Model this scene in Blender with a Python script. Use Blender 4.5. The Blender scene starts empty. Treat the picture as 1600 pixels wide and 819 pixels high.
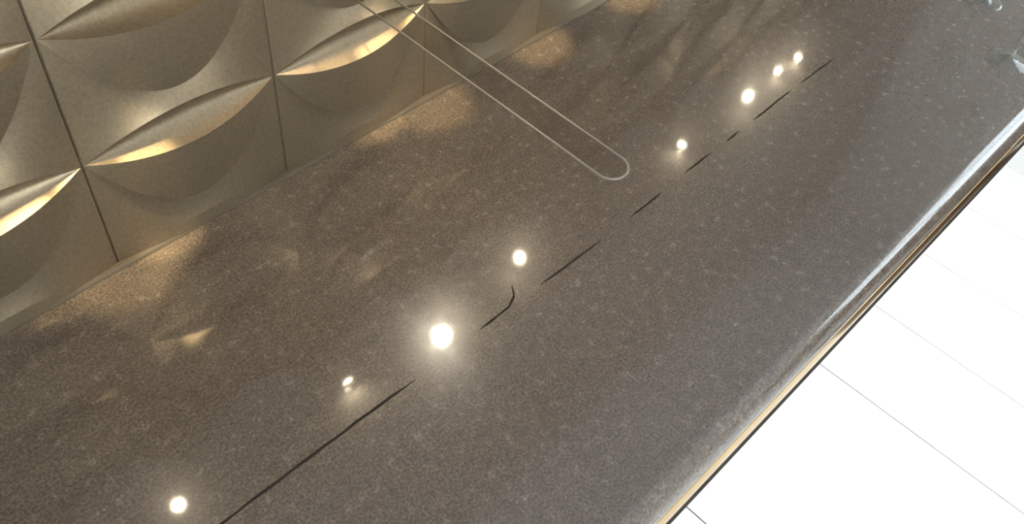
import bpy, bmesh, math, random
from mathutils import Vector, Matrix, Euler

# ------------------------------------------------------------------ units
# one wall panel is S metres wide; positions below are in panels, x along
# the wall, y towards the wall (the room is at negative y), z above counter
S = 0.24
Z0 = 0.90                      # height of the counter top above the floor
FLOOR = -Z0 / S
random.seed(4)
sc = bpy.context.scene
C = bpy.context.collection

def W(x, y, z):
    return Vector((x * S, y * S, z * S + Z0))

# ------------------------------------------------------------------ camera
cam_d = bpy.data.cameras.new('camera')
cam = bpy.data.objects.new('camera', cam_d)
C.objects.link(cam)
cam.location = W(-0.8807, -3.1404, 3.5392)
cam.rotation_euler = (0.7009, -0.0908, -0.7932)
cam_d.sensor_fit = 'HORIZONTAL'
cam_d.sensor_width = 36.0
cam_d.lens = 1396.54 / 1600 * 36.0
cam_d.clip_start = 0.02
sc.camera = cam

# ------------------------------------------------------------------ light
world = bpy.data.worlds.new('world')
sc.world = world
world.use_nodes = True
bg = world.node_tree.nodes['Background']
bg.inputs[0].default_value = (0.83, 0.91, 1.0, 1)
bg.inputs[1].default_value = 7.0

sun_d = bpy.data.lights.new('sun', 'SUN')
sun_d.energy = 3.2
sun_d.angle = math.radians(1.0)
sun_d.color = (1.0, 0.95, 0.90)
sun = bpy.data.objects.new('sun', sun_d)
C.objects.link(sun)
sun.rotation_euler = Vector((0.9, 1.0, -0.80)).to_track_quat('-Z', 'Y').to_euler()
sun.location = (0, -6, 6)

sc.view_settings.view_transform = 'Standard'
sc.view_settings.look = 'None'
sc.view_settings.exposure = 0.0
sc.view_settings.gamma = 1.0
sc.view_settings.use_curve_mapping = False

LAMP = 200.0
WASH = 20.0

# ------------------------------------------------------------------ helpers
def obj(name, bm_or_me, mat=None, parent=None, smooth=False, loc=None):
    if isinstance(bm_or_me, bmesh.types.BMesh):
        me = bpy.data.meshes.new(name)
        bmesh.ops.recalc_face_normals(bm_or_me, faces=bm_or_me.faces)
        bm_or_me.to_mesh(me)
        bm_or_me.free()
    else:
        me = bm_or_me
    if smooth:
        for p in me.polygons:
            p.use_smooth = True
    if mat and not me.materials:
        me.materials.append(mat)
    o = bpy.data.objects.new(name, me)
    C.objects.link(o)
    if parent:
        o.parent = parent
    if loc:
        o.location = loc
    return o

def tag(o, label=None, cat=None, group=None, kind=None):
    if label: o['label'] = label
    if cat: o['category'] = cat
    if group: o['group'] = group
    if kind: o['kind'] = kind
    return o

def empty(name, loc, label, cat, group=None):
    o = bpy.data.objects.new(name, None)
    C.objects.link(o)
    o.location = loc
    o.empty_display_size = 0.05
    return tag(o, label, cat, group)

def box(bm, lo, hi, bevel=0.0):
    lo, hi = Vector(lo), Vector(hi)
    r = bmesh.ops.create_cube(bm, size=1.0)
    vs = r['verts']
    for v in vs:
        v.co = Vector([(lo[i] + hi[i]) / 2 + v.co[i] * (hi[i] - lo[i]) for i in range(3)])
    if bevel:
        es = list({e for v in vs for e in v.link_edges})
        bmesh.ops.bevel(bm, geom=es, offset=bevel, segments=2, affect='EDGES', profile=0.5)
    return bm

def boxm(lo, hi, bevel=0.0):
    return box(bmesh.new(), lo, hi, bevel)

def lathe(profile, n=40, bm=None, mat=Matrix()):
    """surface of revolution round z through (radius, z) pairs"""
    bm = bm or bmesh.new()
    rings = []
    for r, z in profile:
        if r < 1e-6:
            rings.append([bm.verts.new(mat @ Vector((0, 0, z)))])
        else:
            rings.append([bm.verts.new(mat @ Vector((r * math.cos(2 * math.pi * k / n),
                                                     r * math.sin(2 * math.pi * k / n), z))) for k in range(n)])
    for a, b in zip(rings, rings[1:]):
        for k in range(n):
            k2 = (k + 1) % n
            if len(a) == 1 and len(b) == 1:
                continue
            if len(a) == 1:
                bm.faces.new((a[0], b[k], b[k2]))
            elif len(b) == 1:
                bm.faces.new((a[k], a[k2], b[0]))
            else:
                bm.faces.new((a[k], a[k2], b[k2], b[k]))
    return bm

def tube(pts, r, n=10, closed=False, bm=None):
    bm = bm or bmesh.new()
    pts = [Vector(p) for p in pts]
    N = len(pts)
    rings = []
    for i, p in enumerate(pts):
        a = pts[(i - 1) % N] if (closed or i) else p
        b = pts[(i + 1) % N] if (closed or i < N - 1) else p
        d = (b - a).normalized()
        up = Vector((0, 0, 1)) if abs(d.z) < 0.9 else Vector((1, 0, 0))
        s = d.cross(up).normalized()
        t = s.cross(d)
        rings.append([bm.verts.new(p + r * (math.cos(2 * math.pi * k / n) * s + math.sin(2 * math.pi * k / n) * t)) for k in range(n)])
    m = N if closed else N - 1
    for i in range(m):
        a, b = rings[i], rings[(i + 1) % N]
        for k in range(n):
            k2 = (k + 1) % n
            bm.faces.new((a[k], a[k2], b[k2], b[k]))
    if not closed:
        bm.faces.new(rings[0]); bm.faces.new(rings[-1])
    return bm

def sweep_x(profile, x0, x1, closed=True):
    """profile of (y, z) in metres, extruded along x"""
    bm = bmesh.new()
    A = [bm.verts.new((x0, y, z)) for y, z in profile]
    B = [bm.verts.new((x1, y, z)) for y, z in profile]
    n = len(profile)
    for i in range(n if closed else n - 1):
        j = (i + 1) % n
        bm.faces.new((A[i], A[j], B[j], B[i]))
    if closed:
        # the ends have points of their own, so the rounding shades true along its length
        bm.faces.new([bm.verts.new(v.co) for v in A]); bm.faces.new([bm.verts.new(v.co) for v in B])
    return bm

# ------------------------------------------------------------------ materials
def newmat(name):
    m = bpy.data.materials.new(name)
    m.use_nodes = True
    return m, m.node_tree, m.node_tree.nodes['Principled BSDF']

def plain(name, col, rough=0.6, metal=0.0, noise=0.06, scale=30.0, spec=0.5):
    m, nt, b = newmat(name)
    tc = nt.nodes.new('ShaderNodeTexCoord')
    n = nt.nodes.new('ShaderNodeTexNoise')
    n.inputs['Scale'].default_value = scale
    n.inputs['Detail'].default_value = 4
    nt.links.new(tc.outputs['Object'], n.inputs['Vector'])
    r = nt.nodes.new('ShaderNodeValToRGB')
    r.color_ramp.elements[0].position = 0.3
    r.color_ramp.elements[1].position = 0.7
    r.color_ramp.elements[0].color = tuple(c * (1 - noise) for c in col) + (1,)
    r.color_ramp.elements[1].color = tuple(min(1, c * (1 + noise)) for c in col) + (1,)
    nt.links.new(n.outputs['Fac'], r.inputs[0])
    nt.links.new(r.outputs[0], b.inputs['Base Color'])
    b.inputs['Roughness'].default_value = rough
    b.inputs['Specular IOR Level'].default_value = spec
    b.inputs['Metallic'].default_value = metal
    return m

def stone_mat():
    m, nt, b = newmat('polished_granite')
    L = nt.links.new
    tc = nt.nodes.new('ShaderNodeTexCoord')
    def noise(scale, detail, rough=0.6):
        n = nt.nodes.new('ShaderNodeTexNoise')
        n.inputs['Scale'].default_value = scale
        n.inputs['Detail'].default_value = detail
        n.inputs['Roughness'].default_value = rough
        L(tc.outputs['Object'], n.inputs['Vector'])
        return n
    def ramp(src, stops):
        r = nt.nodes.new('ShaderNodeValToRGB')
        els = r.color_ramp.elements
        while len(els) < len(stops):
            els.new(0.5)
        for e, (p, c) in zip(els, stops):
            e.position = p; e.color = c + (1,)
        L(src, r.inputs[0])
        return r
    n1 = noise(330, 3, 0.7)
    r1 = ramp(n1.outputs['Fac'], [(0.32, (0.052, 0.037, 0.026)), (0.5, (0.106, 0.078, 0.056)), (0.68, (0.174, 0.134, 0.101))])
    n2 = noise(70, 4)
    r2 = ramp(n2.outputs['Fac'], [(0.35, (0.86, 0.85, 0.84)), (0.65, (1.12, 1.12, 1.12))])
    mx = nt.nodes.new('ShaderNodeMixRGB'); mx.blend_type = 'MULTIPLY'; mx.inputs[0].default_value = 1
    L(r1.outputs[0], mx.inputs[1]); L(r2.outputs[0], mx.inputs[2])
    v = nt.nodes.new('ShaderNodeTexVoronoi'); v.inputs['Scale'].default_value = 170
    L(tc.outputs['Object'], v.inputs['Vector'])
    r3 = ramp(v.outputs['Color'], [(0.93, (0, 0, 0)), (0.97, (1, 1, 1))])
    r4 = ramp(v.outputs['Distance'], [(0.18, (1, 1, 1)), (0.32, (0, 0, 0))])
    mm = nt.nodes.new('ShaderNodeMixRGB'); mm.blend_type = 'MULTIPLY'; mm.inputs[0].default_value = 1
    L(r3.outputs[0], mm.inputs[1]); L(r4.outputs[0], mm.inputs[2])
    ad = nt.nodes.new('ShaderNodeMixRGB'); ad.blend_type = 'MIX'
    ad.inputs[2].default_value = (0.125, 0.10, 0.08, 1)
    mf = nt.nodes.new('ShaderNodeMath'); mf.operation = 'MULTIPLY'; mf.inputs[1].default_value = 0.2
    L(mm.outputs[0], mf.inputs[0]); L(mf.outputs[0], ad.inputs[0]); L(mx.outputs[0], ad.inputs[1])
    L(ad.outputs[0], b.inputs['Base Color'])
    b.inputs['Roughness'].default_value = 0.20
    rr = nt.nodes.new('ShaderNodeMapRange')
    rr.inputs['To Min'].default_value = 0.16
    rr.inputs['To Max'].default_value = 0.34
    L(n2.outputs['Fac'], rr.inputs['Value'])
    L(rr.outputs[0], b.inputs['Roughness'])
    b.inputs['IOR'].default_value = 1.55
    b.inputs['Specular IOR Level'].default_value = 0.35
    b.inputs['Coat Weight'].default_value = 0.7
    b.inputs['Coat Roughness'].default_value = 0.052
    b.inputs['Coat IOR'].default_value = 1.7
    return m

def tile_mat():
    m, nt, b = newmat('brushed_bronze')
    L = nt.links.new
    tc = nt.nodes.new('ShaderNodeTexCoord')
    oi = nt.nodes.new('ShaderNodeObjectInfo')
    ad = nt.nodes.new('ShaderNodeVectorMath'); ad.operation = 'ADD'
    L(tc.outputs['Object'], ad.inputs[0]); L(oi.outputs['Location'], ad.inputs[1])
    n = nt.nodes.new('ShaderNodeTexNoise')
    n.inputs['Scale'].default_value = 260; n.inputs['Detail'].default_value = 4; n.inputs['Roughness'].default_value = 0.65
    L(ad.outputs[0], n.inputs['Vector'])
    r = nt.nodes.new('ShaderNodeValToRGB')
    r.color_ramp.elements[0].position = 0.3; r.color_ramp.elements[0].color = (0.215, 0.158, 0.095, 1)
    r.color_ramp.elements[1].position = 0.7; r.color_ramp.elements[1].color = (0.285, 0.217, 0.140, 1)
    L(n.outputs['Fac'], r.inputs[0])
    n2 = nt.nodes.new('ShaderNodeTexNoise'); n2.inputs['Scale'].default_value = 25
    L(ad.outputs[0], n2.inputs['Vector'])
    mr = nt.nodes.new('ShaderNodeMapRange')
    mr.inputs['To Min'].default_value = 0.33; mr.inputs['To Max'].default_value = 0.43
    L(n2.outputs['Fac'], mr.inputs['Value'])
    L(mr.outputs[0], b.inputs['Roughness'])
    L(r.outputs[0], b.inputs['Base Color'])
    b.inputs['Metallic'].default_value = 0.85
    return m

def emit(name, col, strength):
    m = bpy.data.materials.new(name); m.use_nodes = True
    nt = m.node_tree; nt.nodes.clear()
    e = nt.nodes.new('ShaderNodeEmission'); o = nt.nodes.new('ShaderNodeOutputMaterial')
    e.inputs[0].default_value = col + (1,); e.inputs[1].default_value = strength
    nt.links.new(e.outputs[0], o.inputs[0])
    return m

def pane_mat(name, tint, fres=1.5):
    m = bpy.data.materials.new(name); m.use_nodes = True
    nt = m.node_tree; nt.nodes.clear()
    t = nt.nodes.new('ShaderNodeBsdfTransparent'); t.inputs[0].default_value = tint + (1,)
    g = nt.nodes.new('ShaderNodeBsdfGlossy'); g.inputs['Roughness'].default_value = 0.02
    f = nt.nodes.new('ShaderNodeFresnel'); f.inputs[0].default_value = fres
    x = nt.nodes.new('ShaderNodeMixShader'); o = nt.nodes.new('ShaderNodeOutputMaterial')
    # the way out of the glass has no second mirror image (and no total reflection)
    ge = nt.nodes.new('ShaderNodeNewGeometry')
    su = nt.nodes.new('ShaderNodeMath'); su.operation = 'SUBTRACT'; su.inputs[0].default_value = 1.0
    mu = nt.nodes.new('ShaderNodeMath'); mu.operation = 'MULTIPLY'
    nt.links.new(ge.outputs['Backfacing'], su.inputs[1])
    nt.links.new(f.outputs[0], mu.inputs[0]); nt.links.new(su.outputs[0], mu.inputs[1])
    nt.links.new(mu.outputs[0], x.inputs[0]); nt.links.new(t.outputs[0], x.inputs[1]); nt.links.new(g.outputs[0], x.inputs[2])
    nt.links.new(x.outputs[0], o.inputs[0])
    return m

STONE = stone_mat()
TILE = tile_mat()
GOLD_SHEEN = plain('gold_sheen_edge', (0.50, 0.325, 0.125), 0.16, 1.0, 0.04)  # gold tint put in for the warm reflection on the stone edge
DARK = plain('dark_grout', (0.026, 0.018, 0.012), 0.9, spec=0.05)
DARKWOOD = plain('dark_brown_wood', (0.075, 0.045, 0.03), 0.4, 0, 0.25, 18)
WHITE = plain('white_plaster', (0.78, 0.76, 0.72), 0.8, 0, 0.02)
CEIL = plain('pale_grey_ceiling', (0.80, 0.80, 0.84), 0.85, 0, 0.02)
DARKTAUPE = plain('dark_taupe_lip', (0.26, 0.23, 0.20), 0.6, 0, 0.03)
TAUPE = plain('taupe_plaster', (0.27, 0.235, 0.21), 0.8, 0, 0.03)
SOFFIT = plain('cream_soffit', (0.88, 0.84, 0.76), 0.6, 0, 0.02)
FLOORM = plain('white_floor_tile', (0.87, 0.865, 0.855), 0.35, 0, 0.02, 8)
GROUT = plain('pale_grout', (0.10, 0.10, 0.095), 0.8)
FRAME = plain('white_window_frame', (0.75, 0.75, 0.74), 0.4)
SEAMM = plain('dark_joint_filler', (0.028, 0.021, 0.016), 0.8, spec=0.1)
METAL = plain('brushed_steel', (0.55, 0.54, 0.52), 0.3, 1.0)
PANE = pane_mat('window_glass', (0.97, 0.99, 0.98))
ACRYL = pane_mat('smoky_acrylic', (0.93, 0.92, 0.90), 1.2)
RIM = plain('polished_acrylic_edge', (0.22, 0.19, 0.145), 0.4, 0, 0.03)
GLASS = pane_mat('clear_glass', (0.975, 0.985, 0.98), 1.45)
GLOW = emit('warm_lamp_lens', (1.0, 0.83, 0.58), LAMP)
GLOW_BIG = emit('bright_lamp_lens', (1.0, 0.88, 0.68), LAMP * 2)
CAULK = plain('beige_sealant', (0.075, 0.056, 0.036), 0.6, spec=0.2)

# ------------------------------------------------------------------ the room
XL, XR, YF, YB, ZC = -2.6, 2.85, -3.3, 0.0, 2.7
H = 0.6638                                  # height of one row of petals, in panels
SH = 2.0                                    # underside of the shelf, in panels above the counter
# floor: white tiles laid in long strips square to the counter
fl = tag(obj('floor', boxm((XL - .1, YF - .1, -0.08), (XR + .1, 0.2, -0.004)), GROUT), kind='structure')
xs = [3.14 - 2.26 * k for k in range(7, 0, -1)] + [3.14, 5.40, 6.53, 7.66, 8.79, 9.92, 11.05, 11.9]
for a, b in zip(xs, xs[1:]):
    g = 0.0023
    obj('floor_tile', boxm((a * S + g, YF, -0.02), (b * S - g, -0.02, 0.0), 0.0006), FLOORM, fl)
tag(obj('ceiling', boxm((XL - .1, YF - .1, ZC), (XR + .1, 0.2, ZC + .1)), CEIL), kind='structure')
wb = tag(obj('wall_back', boxm((XL - .1, 0.020, 0), (XR + .1, 0.2, ZC)), DARK), kind='structure')
obj('upper_band', boxm((XL, 0.0005, Z0 + 2.41 * H * S), (XR, 0.0195, Z0 + SH * S + 0.0305)), TAUPE, wb)
obj('plaster', boxm((XL, 0.002, Z0 + SH * S + 0.031), (XR, 0.0195, ZC)), TAUPE, wb)
tag(obj('wall_left', boxm((XL - .1, YF, 0), (XL, 0.02, ZC)), WHITE), kind='structure')

def window_wall(name, axis, pos, thick, a0, a1, w0, w1, z0, z1):
    """a wall with one opening; axis 0 = wall at constant x, axis 1 = at constant y"""
    bm = bmesh.new()
    def B(u0, u1, q0, q1):
        if axis == 0:
            box(bm, (pos, u0, q0), (pos + thick, u1, q1))
        else:
            box(bm, (u0, pos - thick, q0), (u1, pos, q1))
    B(a0, w0, 0, ZC); B(w1, a1, 0, ZC); B(w0, w1, 0, z0); B(w0, w1, z1, ZC)
    return tag(obj(name, bm, WHITE), kind='structure')

def window(name, axis, pos, thick, w0, w1, z0, z1, n):
    bm = bmesh.new()
    t = 0.05
    d0, d1 = thick * .3, thick * .7
    def B(u0, u1, q0, q1, e0=d0, e1=d1, b=bm):
        if axis == 0:
            box(b, (pos + e0, u0, q0), (pos + e1, u1, q1))
        else:
            box(b, (u0, pos - e1, q0), (u1, pos - e0, q1))
    B(w0, w0 + t, z0, z1); B(w1 - t, w1, z0, z1)
    B(w0 + t, w1 - t, z0, z0 + t); B(w0 + t, w1 - t, z1 - t, z1)
    cuts = [w0 + (w1 - w0) * k / n for k in range(n + 1)]
    for c in cuts[1:-1]:
        B(c - t / 2, c + t / 2, z0 + t, z1 - t)
    o = tag(obj(name, bm, FRAME), kind='structure')
    for a, b in zip(cuts, cuts[1:]):
        pb = bmesh.new()
        B(a + t / 2, b - t / 2, z0 + t, z1 - t, thick * .48, thick * .52, pb)
        obj('pane', pb, PANE, o)
    return o

R0, R1 = -3.0, -0.60
window_wall('wall_right', 0, XR, .1, YF, 0.02, R0, R1, 0.86, 2.30)
window('window_1', 0, XR, .1, R0, R1, 0.86, 2.30, 3)
window_wall('wall_front', 1, YF, .1, XL - .1, XR + .1, -2.4, 0.5, 0.30, 2.50)
window('window_2', 1, YF, .1, -2.4, 0.5, 0.30, 2.50, 1)
wd = tag(obj('trim_1', boxm((XR - .03, YF, 0), (XR, -0.02, 0.66), .004), DARKWOOD), kind='structure')

# ------------------------------------------------------------------ sculpted wall panels
NU = 40
GAP = 0.009
E0, D0, LH, LL, DL, EL, EC = 0.045, 0.66, 0.20, 0.13, 0.045, 0.068, 0.055
EC0 = 0.028       # the lowest row is trimmed at the counter and stands less proud

def panel_mesh():
    bm = bmesh.new()
    us = [0.5 - 0.5 * math.cos(math.pi * k / NU) for k in range(NU + 1)]
    par = lambda u: 4 * u * (1 - u)
    def X(u):
        return GAP + u * (1 - 2 * GAP)
    def region(fn, n, t0=0.0, t1=1.0):
        rows = []
        for k in range(n + 1):
            t = t0 + (t1 - t0) * k / n
            rows.append([bm.verts.new((X(u) * S, -fn(u, t)[0] * S, fn(u, t)[1] * S)) for u in us])
        for a, b in zip(rows, rows[1:]):
            for i in range(NU):
                if (a[i].co - b[i].co).length < 1e-7 and (a[i + 1].co - b[i + 1].co).length < 1e-7:
                    continue
                f = bm.faces.new((a[i], a[i + 1], b[i + 1], b[i]))
                f.smooth = True
        return rows
    for r in range(0, 4):   # the top row is only half a petal
        z = r * H
        up = (0.115 if r == 0 else LH) * H
        def lens(u, t, z=z, up=up):
            p = par(u)
            if r == 0:
                return (EC0 * p * (1 + .5 * t), z + up * p * max(0, 1 - 2 * t))
            zz = z + LH * H * p * (1 - t) - LL * H * p * t
            # a scoop that sweeps out to a proud lower lip
            return (-DL * p * math.sin(math.pi * t ** 0.8) + EC * p * (1 - t) ** 2.5 + EL * p * t ** 5, zz)
        if r == 0:
            region(lens, 6, 0.0, 0.5)
        else:
            if r < 3:
                region(lens, 12)
        if r == 0:
            continue
        dn = (r - 1) * H
        dup = (0.115 if r == 1 else LH) * H
        def crescent(u, t, z=z):
            p = par(u)
            za, zb = z - LL * H * p, z - D0 * H * p
            return (EL * p + (E0 * p ** 0.8 - EL * p) * (t ** 1.3), za + (zb - za) * t)
        def under(u, t, z=z, dn=dn, dup=dup):
            p = par(u)
            za, zb = z - D0 * H * p, dn + dup * p
            e = E0 * p ** 0.8
            return (0.15 * e * (1 - t) + (EC0 if dn == 0 else EC) * p * t ** 1.4, za + (zb - za) * t)
        if r < 3:
            region(crescent, 12)
        region(under, 14)
        # the sharp drop behind the lower edge of the crescent
        region(lambda u, t, z=z: (E0 * par(u) ** 0.8 * (1 - .85 * t), z - D0 * H * par(u)), 2)
    # returns at both long edges, rolled back into the joint
    top = 2.62 * H
    for u, s in ((0.0, -1), (1.0, 1)):
        cols = []
        for dx, dy in ((0, 0), (0.35, 0.1), (0.6, 0.4), (0.7, 1.0), (0.7, 8.0)):
            x = X(u) + s * dx * 0.010
            cols.append([bm.verts.new((x * S, dy * 0.012 * S, q * S)) for q in (0, top)])
        for a, b in zip(cols, cols[1:]):
            f = bm.faces.new((a[0], a[1], b[1], b[0]))
            f.smooth = True
    bmesh.ops.recalc_face_normals(bm, faces=bm.faces)
    for f in bm.faces:
        if f.normal.y > 0.02:
            f.normal_flip()
    me = bpy.data.meshes.new('panel')
    bm.to_mesh(me); bm.free()
    me.materials.append(TILE)
    return me

pm = panel_mesh()
for i in range(-8, 12):
    if i * S + S > XR - .0:
        break
    o = bpy.data.objects.new('panel', pm)
    C.objects.link(o)
    o.parent = wb
    o.location = (i * S, 0.0, Z0 + 0.0012)

# ------------------------------------------------------------------ counter
CX0, CX1 = -2.2, 2.05
yb = 0.0185
def arc(cy, cz, r, a0, a1, n):
    return [(cy - r * math.cos(math.radians(a0 + (a1 - a0) * k / n)), cz + r * math.sin(math.radians(a0 + (a1 - a0) * k / n))) for k in range(n + 1)]
YE = -2.565 * S
r1 = 0.080 * S
top_arc = arc(YE, Z0 - r1, r1, 90, 35, 10)
ey, ez = top_arc[-1]
R2 = 0.34 * S
cy2 = ey + R2 * math.cos(math.radians(35)); cz2 = ez - R2 * math.sin(math.radians(35))
slope = arc(cy2, cz2, R2, 35, 19, 8)
band = arc(cy2, cz2, R2, 19, 3, 10)
sy, s_z = slope[-1]
by, bz = band[-1]
ct = obj('countertop', sweep_x([(yb, Z0)] + top_arc + slope[1:] + [(sy + .004, s_z), (sy + .004, bz), (yb, bz)], CX0, CX1), STONE)
for p in ct.data.polygons: p.use_smooth = abs(p.normal.x) < .5 and p.normal.z > .3 and p.normal.z < .99999
tag(ct, 'long polished brown-grey speckled stone counter top running under the sculpted wall', 'counter top')
eb = obj('gold_sheen_band', sweep_x(band + [(sy + .0039, bz), (sy + .0039, s_z - .0001)], CX0, CX1), GOLD_SHEEN, ct)
for p in eb.data.polygons: p.use_smooth = p.normal.y < -.3 and abs(p.normal.x) < .5
tag(eb, 'rounded strip of the front edge, coloured gold for a warm reflection')
obj('underside_strip', boxm((CX0, by + .0006, bz - .038), (CX1, by + .03, bz)), DARK, ct)
sl = tag(obj('trim_2', sweep_x([(0.0004, Z0 + .0002), (-.0085, Z0 + .0002), (-.0085, Z0 + .0010), (-.0070, Z0 + .0034), (-.0045, Z0 + .0050), (0.0004, Z0 + .0056)], XL, CX1), CAULK), kind='structure')
base = empty('counter_base', (0, -0.3, 0), 'dark wooden cabinet base carrying the long stone counter top', 'cabinet')
zb_top = bz - .0386
obj('carcass', boxm((CX0 + .02, -.030, .08), (CX1 - .01, .29, zb_top - .001)), DARKWOOD, base)
obj('plinth', boxm((CX0 + .04, .02, .0005), (CX1 - .02, .28, .08)), DARK, base)
k = CX0 + .02
while k + .52 < CX1:
    d = obj('door', boxm((k + .004, -.050, .09), (k + .516, -.0305, zb_top - .01), .003), DARKWOOD, base)
    k += .52

# ------------------------------------------------------------------ shelf over the counter, with its lamps
sh = empty('wall_shelf', W(0, 0, SH), 'cream boxed wall shelf above the counter with lamps in its underside', 'shelf')
SY = -0.60 * S
so = obj('board', boxm((XL, SY, 0), (XR - .002, 0.0015, 0.03), .001), SOFFIT, sh)
so.location = (0, 0, 0)
sz = Z0 + SH * S
lip = obj('front_lip', boxm((XL, SY - .006, -.001), (XR - .002, SY - .0002, .031), .001), DARKTAUPE, sh)

cx, cy, cz = -0.8807, -3.1404, 3.5392
def lifted(px, py):
    """where a point seen mirrored in the counter at (px, py) stands on the shelf's underside"""
    kk = 1 + SH / cz
    return cx + (px - cx) * kk, cy + (py - cy) * kk

# (where its mirror image shows in the counter, lens radius, how far it is turned off that line, label)
lamps = [(-0.483, -1.300, .0090, (.35, .1), 'small warm spotlight nearest the camera in the row under the shelf'),
         (0.382, -1.291, .0100, (.95, .95), 'sharply tilted small spotlight just before the bright big one under the shelf'),
         (0.862, -1.402, .0150, (0, 0), 'large dazzling spotlight set forward of the row under the shelf'),
         (1.499, -1.301, .0105, (.3, -.3), 'small warm spotlight next beyond the bright big one under the shelf'),
         (2.866, -1.319, .0085, (.7, -.3), 'lone small spotlight midway between two lamp clusters under the shelf'),
         (3.552, -1.320, .0105, (0, 0), 'first and brightest of the three far spotlights under the shelf'),
         (3.945, -1.291, .0080, (.5, .3), 'middle one of the three far spotlights under the shelf'),
         (4.183, -1.300, .0080, (.7, -.4), 'farthest spotlight of the row under the shelf')]
for i, (px, py, r, (tx, ty), label) in enumerate(lamps):
    x, y = lifted(px, py)
    t = empty('spotlight', (x * S, y * S, sz), label, 'spotlight', 'spotlights under the shelf')
    obj('rose', lathe([(0, -.0005), (r * 1.35, -.0005), (r * 1.35, -.0025), (r * .5, -.004), (0, -.004)], 28), METAL, t)
    aim = Vector((px - x, py - y, -SH)).to_track_quat('-Z', 'Y').to_matrix().to_4x4()
    obj('stalk', tube([(0, 0, -.003), (0, 0, -.006 - r)], .003, 10), METAL, t)
    M = Matrix.Translation((0, 0, -.008 - r * 1.2)) @ aim @ Euler((tx, ty, 0)).to_matrix().to_4x4()
    obj('housing', lathe([(0, r * .75), (r * .8, r * .75), (r * 1.2, r * .3), (r * 1.2, -r * .45), (r * 1.08, -r * .45), (r * 1.0, -r * .05)], 28, None, M), METAL, t, smooth=True)
    obj('lens', lathe([(r, -r * .05), (r * .7, -r * .14), (0, -r * .18)], 28, None, M), GLOW_BIG if i == 2 else GLOW, t, smooth=True)

# unseen lights added to gild the panel lips and wall foot, unevenly spaced
# (x, aimed at height z, beam width in degrees, power)
for k, z, wide, power, words in ((-.30, .50, 13, WASH * .4, 'nearest the camera'), (.02, 0, 19, WASH * .6, 'second from the camera'),
                                 (.27, .52, 13, WASH, 'third from the camera'), (1.62, .52, 13, WASH, 'fourth from the camera'),
                                 (2.0, 0, 19, WASH * .7, 'fifth from the camera'), (2.95, 0, 17, WASH * .8, 'sixth from the camera'),
                                 (3.9, 0, 17, WASH * .8, 'farthest from the camera')):
    t = empty('added_light', (k * S, -.30 * S, sz - .0002), 'unseen warm light added to gild the wall panels, ' + words, 'added_light', 'added lights along the wall')
    obj('collar', lathe([(.009, -.0004), (.014, -.0004), (.014, -.0020), (.0135, -.0022), (.009, -.0022)], 32), METAL, t, smooth=True)
    L = bpy.data.lights.new('added_light_beam', 'SPOT')
    L.energy = power
    L.color = (1.0, 0.84, 0.50)
    L.spot_size = math.radians(wide)
    L.spot_blend = 0.8
    L.shadow_soft_size = 0.008
    lo = bpy.data.objects.new('bulb', L)
    C.objects.link(lo)
    lo.parent = t
    lo.location = (0, 0, -.004)
    lo.rotation_euler = Vector((0, .25, z - SH)).to_track_quat('-Z', 'Y').to_euler()

def seam(pts):
    """dark filled joint in the stone, level with the polish; (x, y) points, width tapering at the ends"""
    bm = bmesh.new()
    P = []
    for a, b in zip(pts, pts[1:]):
        n = max(2, int((b[0] - a[0]) / 0.06))
        P += [(a[0] + (b[0] - a[0]) * q / n, a[1] + (b[1] - a[1]) * q / n) for q in range(n)]
    P.append(pts[-1])
    rows = []
    for q, (x, y) in enumerate(P):
        t = q / (len(P) - 1)
        w = 0.0068 * (min(1, 7 * t + .25, 7 * (1 - t) + .25)) * random.uniform(.75, 1.15)
        yy = y + random.uniform(-.0018, .0018)
        rows.append([bm.verts.new((x * S, (yy + dy) * S, Z0 + dz)) for dy, dz in ((-w, 0), (-w * .8, .00018), (w * .8, .00018), (w, 0))])
    for a, b in zip(rows, rows[1:]):
        for k in range(3):
            bm.faces.new((a[k], a[k + 1], b[k + 1], b[k]))
    return obj('seam', bm, SEAMM, ct)

from_px = [[(-0.75, -1.46), (-0.40, -1.46), (0.30, -1.462), (0.64, -1.47)],
           [(1.058, -1.465), (1.262, -1.462), (1.33, -1.43), (1.375, -1.37)],
           [(1.487, -1.47), (1.959, -1.476)],
           [(2.208, -1.473), (2.505, -1.467)],
           [(2.733, -1.455), (3.003, -1.454)],
           [(3.148, -1.456), (3.30, -1.450)],
           [(3.45, -1.449), (3.90, -1.442)],
           [(4.013, -1.441), (4.453, -1.444)]]
for f in from_px:
    seam(f)

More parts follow.
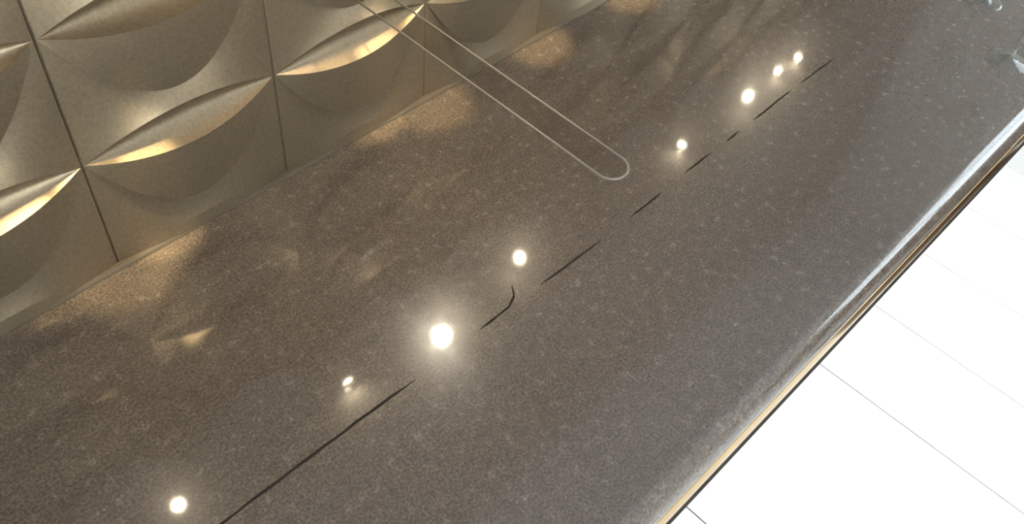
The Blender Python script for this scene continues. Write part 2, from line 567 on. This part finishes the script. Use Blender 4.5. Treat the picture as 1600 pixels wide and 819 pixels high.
# ------------------------------------------------------------------ clear strip with a rounded end
hp, xa, xb, ye = 1.0, 1.4215, 1.5735, -1.776
rr = (xb - xa) / 2
xm = (xa + xb) / 2
st = empty('acrylic_strip', W(xm, 0, hp), 'narrow see-through strip with rounded end and pale rim reaching out from the wall', 'strip')
outline = [(xa, -0.004)]
for k in range(21):
    a = math.pi * k / 20
    outline.append((xm - rr * math.cos(a), ye + rr - rr * math.sin(a)))
outline.append((xb, -0.004))
bm = bmesh.new()
top = [bm.verts.new(((x - xm) * S, y * S, .0008)) for x, y in outline]
bot = [bm.verts.new(((x - xm) * S, y * S, -.0008)) for x, y in outline]
bm.faces.new(top); bm.faces.new(bot[::-1])
obj('plate', bm, ACRYL, st)
obj('rim', tube([((x - xm) * S, y * S, 0) for x, y in outline], .0012, 8), RIM, st, smooth=True)
obj('wall_bracket', boxm((-rr * S * 1.1, -.016, -.005), (rr * S * 1.1, -.0004, .005), .001), METAL, st)

# ------------------------------------------------------------------ wine glasses
def wine_glass(x, y, label):
    t = empty('wine_glass', W(x, y, 0), label, 'wine glass', 'wine glasses at the far end of the counter')
    r = 0.036
    foot = [(0, .0004), (r * .9, .0004), (r, .0010), (r, .0018), (r * .9, .0026), (r * .5, .0048), (r * .22, .009), (.0048, .016), (.0042, .022), (0, .022)]
    obj('foot', lathe(foot, 48), GLASS, t, smooth=True)
    stem = [(0, .0221), (.0042, .0221), (.0036, .045), (.0036, .075), (.0050, .092), (0, .092)]
    obj('stem', lathe(stem, 24), GLASS, t, smooth=True)
    outer = [(0, .0921), (.012, .096), (.026, .108), (.036, .126), (.040, .146), (.0385, .168), (.034, .190), (.0322, .200)]
    inner = [(a - .0012, b) for a, b in outer[::-1] if a > .01] + [(0, .0945)]
    obj('bowl', lathe(outer + inner, 40), GLASS, t, smooth=True)
    return t
wine_glass(5.405, -2.27, 'clear stemmed wine glass near the rounded front edge of the counter')
wine_glass(6.0, -1.80, 'clear stemmed wine glass farther back, behind the one near the front edge')

# ------------------------------------------------------------------ dark mat added out of view, to darken what the counter edge mirrors
rg = tag(obj('added_mat', boxm((0, -.98, .0003), (1.0, 0, .012), .004), DARKWOOD, loc=(1.50, -1.07, 0)), 'dark brown mat added askew on the floor, unseen, for the counter edge to mirror', 'added_mat')
rg.rotation_euler = (0, 0, math.radians(23.3))
